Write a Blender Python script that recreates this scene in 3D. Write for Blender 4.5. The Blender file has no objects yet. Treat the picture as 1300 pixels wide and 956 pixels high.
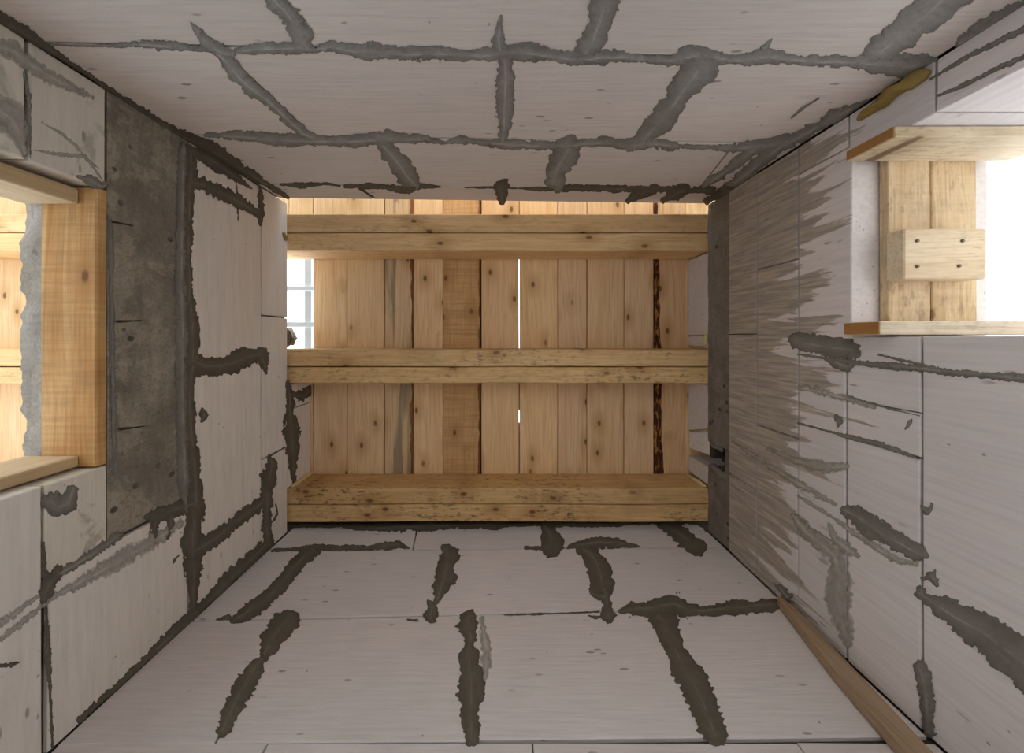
import bpy, bmesh, math, random
from mathutils import Vector, noise, Matrix

random.seed(7)
C = bpy.context.scene.collection
SC = bpy.context.scene

# ------------------------------------------------------------------ camera, sky, sun, exposure
S = 1.2            # metres per room unit
H = 1.35           # camera height above the floor (the camera looks straight up)
F = 400.0          # focal length in pixels of the 1300 px frame
U0, V0 = 634.0, 428.0   # where the zenith falls in the frame

cam_d = bpy.data.cameras.new('camera')
cam = bpy.data.objects.new('camera', cam_d)
C.objects.link(cam)
cam.location = (0, 0, H)
cam.rotation_euler = (math.pi, 0, 0)
cam_d.sensor_fit = 'HORIZONTAL'
cam_d.sensor_width = 36.0
cam_d.lens = 36.0 * F / 1300.0
cam_d.shift_x = (650.0 - U0) / 1300.0
cam_d.shift_y = (V0 - 478.0) / 1300.0
cam_d.clip_start = 0.02
SC.camera = cam

world = bpy.data.worlds.new('sky')
SC.world = world
world.use_nodes = True
wn = world.node_tree
bg = wn.nodes['Background']
bg.inputs['Color'].default_value = (0.74, 0.86, 1.0, 1)
bg.inputs['Strength'].default_value = 2.2

sun_d = bpy.data.lights.new('sun', 'SUN')
sun_d.energy = 4.6
sun_d.angle = math.radians(2.0)
sun_d.color = (1.0, 0.94, 0.86)
sun = bpy.data.objects.new('sun', sun_d)
C.objects.link(sun)
sun.rotation_euler = Vector((-0.22, 0.66, -0.72)).to_track_quat('-Z', 'Y').to_euler()

SC.view_settings.view_transform = 'Standard'
SC.view_settings.look = 'None'
SC.view_settings.exposure = 0.62
SC.view_settings.gamma = 1.0
SC.view_settings.use_curve_mapping = False
SC.cycles.max_bounces = 12
SC.cycles.diffuse_bounces = 8

# ------------------------------------------------------------------ room geometry in units
XL, XR, YT, YB = -0.798, 0.79, -0.503, 0.736
ZB, ZC = 1.2, 1.335
FL = -H / S        # floor

def P(x, y, z):
    return Vector((x * S, y * S, H + z * S))

def onL(u, v, h=0.0):
    z = XL * F / (u - U0)
    return P(XL + h, (v - V0) / F * z, z)
def onR(u, v, h=0.0):
    z = XR * F / (u - U0)
    return P(XR - h, (v - V0) / F * z, z)
def onT(u, v, h=0.0):
    z = YT * F / (v - V0)
    return P((u - U0) / F * z, YT + h, z)
def onB(u, v, h=0.0):
    z = YB * F / (v - V0)
    return P((u - U0) / F * z, YB - h, z)

# ------------------------------------------------------------------ materials
class NT:
    def __init__(self, name, rough=0.9):
        self.m = bpy.data.materials.new(name)
        self.m.use_nodes = True
        self.t = self.m.node_tree
        self.b = self.t.nodes['Principled BSDF']
        self.b.inputs['Roughness'].default_value = rough
        if 'Specular IOR Level' in self.b.inputs:
            self.b.inputs['Specular IOR Level'].default_value = 0.25
    def n(self, kind, **kw):
        nd = self.t.nodes.new(kind)
        for k, v in kw.items():
            setattr(nd, k, v)
        return nd
    def link(self, a, b):
        self.t.links.new(a, b)
    def val(self, sock, v):
        if hasattr(v, 'is_output') or isinstance(v, bpy.types.NodeSocket):
            self.link(v, sock)
        else:
            sock.default_value = v
    def math(self, op, a, b=0.0, clamp=False):
        nd = self.n('ShaderNodeMath', operation=op, use_clamp=clamp)
        self.val(nd.inputs[0], a); self.val(nd.inputs[1], b)
        return nd.outputs[0]
    def vmath(self, op, a, b):
        nd = self.n('ShaderNodeVectorMath', operation=op)
        self.val(nd.inputs[0], a); self.val(nd.inputs[1], b)
        return nd.outputs[0]
    def noise(self, vec, scale, detail=4, rough=0.55, dist=0.0):
        nd = self.n('ShaderNodeTexNoise')
        self.link(vec, nd.inputs['Vector'])
        nd.inputs['Scale'].default_value = scale
        nd.inputs['Detail'].default_value = detail
        nd.inputs['Roughness'].default_value = rough
        nd.inputs['Distortion'].default_value = dist
        return nd.outputs['Fac']
    def voro(self, vec, scale, feature='F1'):
        nd = self.n('ShaderNodeTexVoronoi', feature=feature)
        self.link(vec, nd.inputs['Vector'])
        nd.inputs['Scale'].default_value = scale
        return nd.outputs['Distance']
    def ramp(self, fac, stops):
        nd = self.n('ShaderNodeValToRGB')
        self.link(fac, nd.inputs[0])
        el = nd.color_ramp.elements
        while len(el) < len(stops):
            el.new(0.5)
        for e, (p, c) in zip(el, stops):
            e.position = p
            e.color = (c, c, c, 1) if isinstance(c, (int, float)) else (*c, 1)
        return nd.outputs[0]
    def mix(self, fac, a, b, mode='MIX'):
        nd = self.n('ShaderNodeMix', data_type='RGBA', blend_type=mode)
        self.val(nd.inputs[0], fac)
        for s, v in ((nd.inputs[6], a), (nd.inputs[7], b)):
            if isinstance(v, tuple):
                s.default_value = (*v, 1) if len(v) == 3 else v
            else:
                self.link(v, s)
        return nd.outputs[2]
    def color(self, c):
        if isinstance(c, tuple):
            self.b.inputs['Base Color'].default_value = (*c, 1)
        else:
            self.link(c, self.b.inputs['Base Color'])
    def bump(self, h, strength=0.3, dist=0.002):
        nd = self.n('ShaderNodeBump')
        nd.inputs['Strength'].default_value = strength
        nd.inputs['Distance'].default_value = dist
        self.link(h, nd.inputs['Height'])
        self.link(nd.outputs[0], self.b.inputs['Normal'])

def pos_node(t):
    return t.n('ShaderNodeNewGeometry').outputs['Position']
def obj_node(t):
    return t.n('ShaderNodeTexCoord').outputs['Object']
def scaled(t, vec, s):
    return t.vmath('MULTIPLY', vec, s)

def mat_block(name, c1, c2, stretch, stain=None, mott=0.35):
    """aerated concrete: off-white, fine saw striations, tiny pores"""
    t = NT(name, 0.95)
    p = pos_node(t)
    info = t.n('ShaderNodeObjectInfo')
    col = t.mix(info.outputs['Random'], c1, c2)
    big = t.noise(p, 2.6, 4, 0.6)
    col = t.mix(t.math('MULTIPLY', t.ramp(big, [(0.35, 0.0), (0.75, 1.0)]), mott), col, tuple(x * 0.80 for x in c2))
    st = t.noise(scaled(t, p, stretch), 1.0, 3, 0.6)
    col = t.mix(t.math('MULTIPLY', t.ramp(st, [(0.40, 0.0), (0.70, 1.0)]), 0.30), col, tuple(x * 0.58 for x in c1))
    fine = t.noise(p, 300, 2, 0.6)
    col = t.mix(t.math('MULTIPLY', fine, 0.12), col, tuple(x * 0.5 for x in c1))
    pv = t.voro(p, 26)
    sel = t.ramp(t.noise(p, 9, 2), [(0.55, 0.0), (0.62, 1.0)])
    pit = t.math('MULTIPLY', t.ramp(pv, [(0.055, 1.0), (0.085, 0.0)]), sel)
    nv = t.voro(scaled(t, p, tuple(11.0 if q < 30 else 42.0 for q in stretch)), 1.0)
    nick = t.math('MULTIPLY', t.ramp(nv, [(0.10, 1.0), (0.16, 0.0)]), t.ramp(t.noise(p, 6.0, 3, 0.7), [(0.54, 0.0), (0.60, 1.0)]))
    pit = t.math('MAXIMUM', pit, nick)
    col = t.mix(t.math('MULTIPLY', pit, 0.6), col, (0.16, 0.13, 0.10))
    if stain == 'slurry':
        # cement water that ran down from the ring beam: streaks, thick near the top, thinning downwards
        sep = t.n('ShaderNodeSeparateXYZ'); t.link(p, sep.inputs[0])
        wob = t.noise(p, 3.0, 3)
        v1 = t.n('ShaderNodeCombineXYZ')
        t.link(t.math('ADD', t.math('MULTIPLY', sep.outputs[1], 22.0), t.math('MULTIPLY', wob, 1.2)), v1.inputs[0])
        t.link(t.math('MULTIPLY', sep.outputs[2], 3.2), v1.inputs[1])
        s1 = t.noise(v1.outputs[0], 1.0, 5, 0.6, 0.3)
        v2 = t.n('ShaderNodeCombineXYZ')
        t.link(t.math('MULTIPLY', sep.outputs[1], 95.0), v2.inputs[0])
        t.link(t.math('MULTIPLY', sep.outputs[2], 7.0), v2.inputs[1])
        s2 = t.noise(v2.outputs[0], 1.0, 4, 0.6, 0.4)
        zr = t.math('SUBTRACT', sep.outputs[2], H + 0.70 * S)           # metres above the window head
        up = t.math('MULTIPLY', zr, 1.0 / (0.39 * S))                   # 0 .. 1 towards the beam
        yside = t.math('MULTIPLY', t.math('ADD', sep.outputs[1], -0.05 * S), -0.09)
        lev = t.math('ADD', t.math('ADD', t.math('MULTIPLY', up, 0.46), yside), -0.11)
        m1 = t.ramp(t.math('ADD', s1, lev), [(0.50, 0.0), (0.535, 1.0)])
        nx = t.n('ShaderNodeSeparateXYZ'); gn = t.n('ShaderNodeNewGeometry'); t.link(gn.outputs['True Normal'], nx.inputs[0])
        facing = t.ramp(t.math('MULTIPLY', nx.outputs[0], -1.0), [(0.30, 0.0), (0.60, 1.0)])
        m1 = t.math('MULTIPLY', m1, facing)
        m2 = t.math('MULTIPLY', m1, t.math('ADD', 0.60, t.math('MULTIPLY', s2, 0.6)), True)
        tone = t.mix(t.ramp(s2, [(0.36, 0.0), (0.64, 1.0)]), (0.15, 0.125, 0.10), (0.46, 0.395, 0.315))
        col = t.mix(t.math('MULTIPLY', m2, 0.88), col, tone)
    if stain == 'dirty':
        g = t.noise(scaled(t, p, (3, 3, 7)), 1.6, 5, 0.65, 0.6)
        m = t.ramp(g, [(0.54, 0.0), (0.60, 1.0)])
        tone = t.mix(t.noise(p, 14, 3), (0.20, 0.20, 0.18), (0.40, 0.36, 0.28))
        col = t.mix(t.math('MULTIPLY', m, 0.62), col, tone)
    t.color(col)
    hgt = t.math('SUBTRACT', t.math('ADD', t.math('MULTIPLY', st, 0.7), t.math('MULTIPLY', fine, 0.5)), t.math('MULTIPLY', pit, 2.0))
    t.bump(hgt, 0.35, 0.0025)
    return t.m

def mat_mortar(name, dark, light, sc=1.0, wash=False):
    """thin drying rims are darker, the thick middle is paler"""
    t = NT(name, 0.95)
    p = pos_node(t)
    th = t.n('ShaderNodeAttribute', attribute_name='thick').outputs['Fac']
    a = t.noise(p, 9 * sc, 5, 0.65, 0.4)
    b = t.noise(p, 120, 3, 0.6)
    k = t.math('ADD', t.math('MULTIPLY', th, 0.55), t.math('MULTIPLY', t.ramp(a, [(0.3, 0.0), (0.72, 1.0)]), 0.55), True)
    col = t.mix(k, dark, light)
    col = t.mix(t.math('MULTIPLY', b, 0.35), col, tuple(x * 0.6 for x in dark))
    rg = t.n('ShaderNodeAttribute', attribute_name='ridge').outputs['Fac']
    col = t.mix(t.math('MULTIPLY', rg, 0.55), col, tuple(min(1, x * 1.7) for x in light))
    t.color(col)
    if wash:
        al = t.math('ADD', t.math('MULTIPLY', th, 0.55), t.math('MULTIPLY', t.noise(p, 30, 4, 0.7), 0.6), True)
        t.link(al, t.b.inputs['Alpha'])
    t.bump(t.math('ADD', t.math('MULTIPLY', a, 1.5), t.math('MULTIPLY', b, 0.6)), 0.5, 0.004)
    return t.m

def mat_concrete(name, dark, light, warm):
    t = NT(name, 0.92)
    p = pos_node(t)
    a = t.noise(p, 7.0, 8, 0.72, 0.25)
    b = t.noise(scaled(t, p, (50, 9, 50)), 1.0, 4, 0.65)
    f = t.noise(p, 140, 3, 0.7)
    col = t.mix(t.ramp(a, [(0.36, 0.0), (0.64, 1.0)]), dark, light)
    col = t.mix(t.math('MULTIPLY', t.ramp(t.noise(p, 5.0, 7, 0.7, 0.3), [(0.52, 0.0), (0.57, 1.0)]), 0.55), col, warm)
    col = t.mix(t.math('MULTIPLY', t.ramp(b, [(0.4, 0.0), (0.7, 1.0)]), 0.35), col, tuple(x * 0.55 for x in dark))
    col = t.mix(t.math('MULTIPLY', t.ramp(f, [(0.45, 0.0), (0.75, 1.0)]), 0.5), col, tuple(x * 0.5 for x in dark))
    pv = t.voro(p, 20)
    sel = t.ramp(t.noise(p, 6, 2), [(0.5, 0.0), (0.58, 1.0)])
    pit = t.math('MULTIPLY', t.ramp(pv, [(0.12, 1.0), (0.18, 0.0)]), sel)
    col = t.mix(t.math('MULTIPLY', pit, 0.8), col, tuple(x * 0.25 for x in dark))
    t.color(col)
    t.bump(t.math('SUBTRACT', t.math('ADD', t.math('MULTIPLY', a, 2.0), t.math('MULTIPLY', f, 0.6)), t.math('MULTIPLY', pit, 1.5)), 0.55, 0.006)
    return t.m

def mat_wood(name, axis, light, mid, dark, knots=1.0, stain=None, saw=0.0, dirt=0.0, specks=0.0):
    """sawn softwood; grain along axis (0 x, 1 y, 2 z) of the piece; obj.color tints each piece"""
    t = NT(name, 0.75)
    o = obj_node(t)
    info = t.n('ShaderNodeObjectInfo')
    off = t.n('ShaderNodeCombineXYZ')
    for k, m in enumerate((37.0, 91.0, 53.0)):
        t.link(t.math('MULTIPLY', info.outputs['Random'], m), off.inputs[k])
    v = t.vmath('ADD', o, off.outputs[0])
    # swirl the grain a little
    wob = t.n('ShaderNodeTexNoise'); t.link(scaled(t, v, tuple(1.3 if k == axis else 5.0 for k in range(3))), wob.inputs['Vector'])
    wob.inputs['Scale'].default_value = 1.0
    wv = t.vmath('SUBTRACT', wob.outputs['Color'], (0.5, 0.5, 0.5))
    # knots pull the grain around them
    ks = tuple(3.4 if k == axis else 6.0 for k in range(3))
    kd_n = t.n('ShaderNodeTexVoronoi', voronoi_dimensions='2D'); t.link(scaled(t, t.vmath('ADD', v, scaled(t, wv, (0.03, 0.03, 0.0))), ks), kd_n.inputs['Vector']); kd_n.inputs['Scale'].default_value = 1.0
    kd = kd_n.outputs['Distance']
    knot = t.ramp(kd, [(0.035, 1.0), (0.062, 0.0)])
    halo = t.ramp(kd, [(0.05, 1.0), (0.30, 0.0)])
    v2 = t.vmath('ADD', v, scaled(t, wv, tuple(0.0 if k == axis else 0.06 for k in range(3))))
    g1 = t.noise(scaled(t, v2, tuple(1.2 if k == axis else 26.0 for k in range(3))), 1.0, 4, 0.6, 0.5)
    g2 = t.noise(scaled(t, v2, tuple(4.0 if k == axis else 150.0 for k in range(3))), 1.0, 3, 0.6)
    big = t.noise(scaled(t, v, tuple(0.8 if k == axis else 3.5 for k in range(3))), 1.0, 3)
    col = t.mix(t.ramp(g1, [(0.36, 0.0), (0.66, 1.0)]), light, mid)
    col = t.mix(t.math('MULTIPLY', t.ramp(g2, [(0.45, 0.0), (0.72, 1.0)]), 0.50), col, dark)
    col = t.mix(t.math('MULTIPLY', t.ramp(big, [(0.40, 0.0), (0.70, 1.0)]), 0.40), col, mid)
    sel = t.ramp(t.noise(v, 2.3, 1), [(0.40, 0.0), (0.46, 1.0)])
    kn = t.math('MULTIPLY', knot, sel)
    hl = t.math('MULTIPLY', halo, sel)
    col = t.mix(t.math('MULTIPLY', hl, 0.55 * knots), col, dark)
    col = t.mix(t.math('MULTIPLY', kn, 0.80 * knots), col, (0.12, 0.055, 0.022))
    if stain == 'blue':
        sn = t.noise(scaled(t, v2, tuple(1.1 if k == axis else 22.0 for k in range(3))), 1.0, 3, 0.5, 0.4)
        col = t.mix(t.math('MULTIPLY', t.ramp(sn, [(0.50, 0.0), (0.60, 1.0)]), 0.65), col, (0.17, 0.15, 0.12))
    if saw > 0:
        sv = t.noise(scaled(t, v, tuple(130.0 if k == axis else 5.0 for k in range(3))), 1.0, 2)
        col = t.mix(t.math('MULTIPLY', t.ramp(sv, [(0.4, 0.0), (0.7, 1.0)]), saw), col, dark)
    if dirt > 0:
        dn = t.noise(scaled(t, v, (3, 3, 3)), 1.6, 5, 0.7, 0.5)
        col = t.mix(t.math('MULTIPLY', t.ramp(dn, [(0.5, 0.0), (0.72, 1.0)]), dirt), col, (0.13, 0.085, 0.045))
    if specks > 0:
        sp = t.noise(scaled(t, v, tuple(28.0 if k == axis else 70.0 for k in range(3))), 1.0, 4, 0.65)
        ss = t.ramp(t.noise(scaled(t, v, (2.5, 2.5, 2.5)), 1.0, 4, 0.65), [(0.40, 0.0), (0.60, 1.0)])
        m = t.math('MULTIPLY', t.ramp(sp, [(0.53, 0.0), (0.63, 1.0)]), ss)
        col = t.mix(t.math('MULTIPLY', m, specks), col, (0.10, 0.06, 0.03))
    col = t.mix(1.0, col, info.outputs['Color'], 'MULTIPLY')
    t.color(col)
    t.bump(t.math('ADD', g1, t.math('MULTIPLY', g2, 0.8)), 0.25, 0.002)
    return t.m

def mat_plain(name, c, rough=0.8, var=0.25, sc=20.0, bump=0.3, metal=0.0):
    t = NT(name, rough)
    p = pos_node(t)
    a = t.noise(p, sc, 4, 0.6)
    t.color(t.mix(t.math('MULTIPLY', a, var * 2), c, tuple(x * 0.55 for x in c)))
    t.b.inputs['Metallic'].default_value = metal
    t.bump(a, bump, 0.004)
    return t.m

M = {}
M['block_back'] = mat_block('block_warm_white', (0.775, 0.72, 0.68), (0.715, 0.66, 0.62), (7, 60, 160))
M['block_front'] = mat_block('block_white', (0.745, 0.705, 0.705), (0.675, 0.635, 0.635), (7, 60, 160))
M['block_left'] = mat_block('block_left', (0.84, 0.79, 0.73), (0.78, 0.73, 0.675), (60, 6, 90))
M['block_left_dirty'] = mat_block('block_left_dirty', (0.76, 0.71, 0.61), (0.70, 0.65, 0.57), (60, 6, 90), 'dirty')
M['block_right'] = mat_block('block_slurry', (0.79, 0.745, 0.735), (0.71, 0.68, 0.685), (60, 90, 6), 'slurry')
M['block_clean'] = mat_block('block_clean', (0.82, 0.81, 0.80), (0.78, 0.77, 0.77), (60, 60, 60), None, 0.15)
M['mortar_grey'] = mat_mortar('mortar_grey', (0.16, 0.15, 0.13), (0.37, 0.365, 0.345))
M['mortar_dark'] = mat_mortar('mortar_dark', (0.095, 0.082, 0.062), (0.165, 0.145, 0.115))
M['mortar_mid'] = mat_mortar('mortar_mid', (0.14, 0.128, 0.11), (0.27, 0.255, 0.23))
M['mortar_wash'] = mat_mortar('mortar_wash', (0.33, 0.32, 0.29), (0.46, 0.43, 0.38), 1.5, True)
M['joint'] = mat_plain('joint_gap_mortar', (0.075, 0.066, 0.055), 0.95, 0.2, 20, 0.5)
M['concrete_lintel'] = mat_concrete('concrete_lintel', (0.20, 0.175, 0.14), (0.34, 0.305, 0.25), (0.46, 0.41, 0.32))
M['concrete_ring'] = mat_concrete('concrete_ring', (0.17, 0.15, 0.128), (0.28, 0.255, 0.22), (0.22, 0.195, 0.16))
M['rubble'] = mat_concrete('rough_concrete', (0.33, 0.32, 0.30), (0.48, 0.46, 0.43), (0.40, 0.38, 0.34))
W0, W1, W2 = (0.86, 0.67, 0.445), (0.79, 0.565, 0.335), (0.47, 0.26, 0.10)
M['board'] = mat_wood('wood_board', 1, W0, W1, W2, 1.0)
M['board_blue'] = mat_wood('wood_board_stained', 1, W0, W1, W2, 1.0, stain='blue')
M['board_rough'] = mat_wood('wood_board_rough', 1, (0.78, 0.55, 0.31), (0.69, 0.45, 0.225), (0.40, 0.20, 0.07), 1.0, saw=0.45)
M['beam'] = mat_wood('wood_beam', 0, (0.83, 0.61, 0.345), (0.73, 0.50, 0.25), (0.42, 0.235, 0.085), 1.0, specks=0.25)
M['beam_mid'] = mat_wood('wood_beam_mid', 0, (0.82, 0.60, 0.33), (0.71, 0.49, 0.245), (0.40, 0.22, 0.08), 1.0, dirt=0.22, specks=0.6)
M['beam_speckled'] = mat_wood('wood_beam_speckled', 0, (0.76, 0.535, 0.275), (0.64, 0.42, 0.19), (0.36, 0.19, 0.07), 1.0, dirt=0.30, specks=0.85)
def mat_bark():
    t = NT('bark', 0.9)
    p = pos_node(t)
    a = t.noise(scaled(t, p, (60, 22, 60)), 1.0, 4, 0.6, 0.6)
    t.color(t.mix(t.ramp(a, [(0.50, 0.0), (0.60, 1.0)]), (0.060, 0.022, 0.009), (0.42, 0.19, 0.055)))
    t.bump(a, 1.0, 0.006)
    return t.m
M['bark'] = mat_bark()
M['light_block'] = mat_plain('seam_light_block', (0.035, 0.032, 0.03), 0.9, 0.3, 30, 0.3)  # for the added sheets that keep sky light out of the seams
M['pale'] = mat_plain('pale_lath', (0.78, 0.77, 0.74), 0.8, 0.1, 30, 0.2)
M['wane'] = mat_wood('wood_wane', 1, (0.34, 0.15, 0.05), (0.22, 0.09, 0.03), (0.12, 0.05, 0.02), 0.3)
M['bast'] = mat_plain('bast', (0.38, 0.17, 0.045), 0.8, 0.4, 40, 0.6)
M['form_y'] = mat_wood('wood_formwork_y', 1, (0.74, 0.61, 0.43), (0.64, 0.49, 0.31), (0.36, 0.22, 0.10), 0.9, dirt=0.32, specks=0.35, saw=0.15)
M['form_x'] = mat_wood('wood_formwork_x', 0, (0.74, 0.64, 0.49), (0.66, 0.54, 0.38), (0.38, 0.26, 0.14), 1.0, dirt=0.25, specks=0.3)
M['form_orange'] = mat_wood('wood_orange', 1, (0.70, 0.47, 0.23), (0.52, 0.285, 0.10), (0.30, 0.13, 0.04), 1.0, saw=0.3, dirt=0.3)
M['prop'] = mat_wood('wood_prop', 2, (0.62, 0.49, 0.31), (0.52, 0.38, 0.22), (0.33, 0.22, 0.11), 0.8, dirt=0.1)
M['batten'] = mat_wood('wood_batten', 2, (0.42, 0.31, 0.21), (0.33, 0.23, 0.15), (0.18, 0.10, 0.05), 0.5)
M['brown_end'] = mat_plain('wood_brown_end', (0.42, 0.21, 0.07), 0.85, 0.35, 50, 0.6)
M['foam'] = mat_plain('expanding_foam', (0.42, 0.30, 0.10), 0.8, 0.5, 40, 1.0)
M['foam_pale'] = mat_plain('expanding_foam_pale', (0.74, 0.62, 0.33), 0.7, 0.3, 40, 0.8)
M['wire'] = mat_plain('rusty_wire', (0.06, 0.04, 0.03), 0.6, 0.3, 60, 0.2, 0.5)
M['nail'] = mat_plain('nail_steel', (0.22, 0.16, 0.12), 0.5, 0.3, 60, 0.2, 0.6)
M['slab'] = mat_plain('floor_screed', (0.33, 0.31, 0.285), 0.9, 0.15, 3, 0.3)
M['ground'] = mat_plain('sandy_ground', (0.54, 0.50, 0.44), 0.95, 0.2, 1.5, 0.6)

# ------------------------------------------------------------------ object helpers
def link(name, me, mat, parent=None, color=None, recenter=True):
    o = bpy.data.objects.new(name, me)
    if mat is not None and not me.materials:
        me.materials.append(mat if not isinstance(mat, str) else M[mat])
    C.objects.link(o)
    if recenter and me.vertices:
        xs = [v.co for v in me.vertices]
        c = Vector([(min(p[k] for p in xs) + max(p[k] for p in xs)) / 2 for k in range(3)])
        me.transform(Matrix.Translation(-c))
        o.location = c
    if parent is not None:
        o.parent = parent
        o.matrix_parent_inverse = parent.matrix_world.inverted() if False else Matrix.Translation(-parent.location)
    if color is not None:
        o.color = (*color, 1)
    return o

def mesh(name, verts, faces):
    me = bpy.data.meshes.new(name)
    me.from_pydata([tuple(v) for v in verts], [], faces)
    bm = bmesh.new(); bm.from_mesh(me)
    bmesh.ops.recalc_face_normals(bm, faces=bm.faces)
    bm.to_mesh(me); bm.free()
    me.update()
    return me

def empty(name, loc, label=None, cat=None, group=None, kind=None):
    o = bpy.data.objects.new(name, None)
    o.empty_display_size = 0.1
    C.objects.link(o)
    o.location = loc
    tag(o, label, cat, group, kind)
    return o

def tag(o, label=None, cat=None, group=None, kind=None):
    if label: o['label'] = label
    if cat: o['category'] = cat
    if group: o['group'] = group
    if kind: o['kind'] = kind
    return o

def box_vf(a, b, base=0):
    (x0, y0, z0), (x1, y1, z1) = a, b
    v = [P(x, y, z) for z in (z0, z1) for y in (y0, y1) for x in (x0, x1)]
    f = [(0, 2, 3, 1), (4, 5, 7, 6), (0, 1, 5, 4), (2, 6, 7, 3), (0, 4, 6, 2), (1, 3, 7, 5)]
    return v, [tuple(i + base for i in q) for q in f]

def boxes_mesh(name, lst):
    V, Fc = [], []
    for a, b in lst:
        v, f = box_vf(a, b, len(V))
        V += v; Fc += f
    return mesh(name, V, Fc)

def timber(name, a, b, mat, parent=None, color=None, bev=0.003, wob=0.0, cuts=0):
    """a sawn piece: box with rounded arrises, optional lengthwise cuts with a little wander"""
    v, f = box_vf(a, b)
    me = mesh(name, v, f)
    bm = bmesh.new(); bm.from_mesh(me)
    ext = [abs(b[k] - a[k]) for k in range(3)]
    ax = ext.index(max(ext))
    if cuts:
        es = [e for e in bm.edges if abs((e.verts[0].co - e.verts[1].co)[ax]) > 1e-6]
        bmesh.ops.subdivide_edges(bm, edges=es, cuts=cuts, use_grid_fill=True)
    if bev:
        es = [e for e in bm.edges if len(e.link_faces) == 2 and e.calc_face_angle(0) > 0.5]
        bmesh.ops.bevel(bm, geom=es, offset=bev, segments=1, affect='EDGES', clamp_overlap=True)
    if wob:
        sd = random.uniform(0, 100)
        for vv in bm.verts:
            d = Vector([noise.noise(Vector((vv.co[ax] * 2.3 + sd, 7.1 * k + (3.0 if vv.co[k] * 1.0 > 0 else 0.0), sd))) for k in range(3)])
            d[ax] = 0
            vv.co += d * wob
    bmesh.ops.recalc_face_normals(bm, faces=bm.faces)
    bm.to_mesh(me); bm.free()
    return link(name, me, mat, parent, color)

def inset_poly(pts, nrm, d):
    """move every edge of a convex polygon inwards by d"""
    n = len(pts)
    c = sum(pts, Vector()) / n
    lines = []
    for i in range(n):
        p, q = pts[i], pts[(i + 1) % n]
        e = (q - p).normalized()
        m = nrm.cross(e).normalized()
        if (c - p).dot(m) < 0:
            m = -m
        lines.append((p + m * d, e, m))
    out = []
    for i in range(n):
        p1, e1, m1 = lines[i - 1]
        p2, e2, m2 = lines[i]
        den = e1.dot(m2)
        t = (p2 - p1).dot(m2) / den if abs(den) > 1e-6 else 0
        out.append(p1 + e1 * t)
    return out

def block(parent, pts, nrm, depth, mat, gap=0.0021, jit=0.0012, name='block', chips=0.0, color=None):
    """one aerated block: face polygon pts (on the wall plane), arris chamfered, sides going back"""
    nrm = Vector(nrm)
    face = inset_poly(pts, nrm, gap)
    face = [p + Vector([random.uniform(-jit, jit) * (1 - abs(nrm[k])) for k in range(3)]) for p in face]
    pr = random.uniform(-0.0005, 0.0005)
    ch = 0.0025
    front = [p + nrm * pr for p in inset_poly(face, nrm, ch)]
    rim = [p + nrm * (pr - ch) for p in face]
    back = [p - nrm * depth for p in face]
    n = len(face)
    V = front + rim + back
    Fc = [tuple(range(n)), tuple(range(2 * n, 3 * n))]
    for i in range(n):
        j = (i + 1) % n
        Fc.append((i, j, n + j, n + i))
        Fc.append((n + i, n + j, 2 * n + j, 2 * n + i))
    return link(name, mesh(name, V, Fc), mat, parent, color)

def fb(x, s):
    return noise.noise(Vector((x, s, 0.37))) + 0.5 * noise.noise(Vector((x * 2.3, s + 9, 0.11)))

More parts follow.
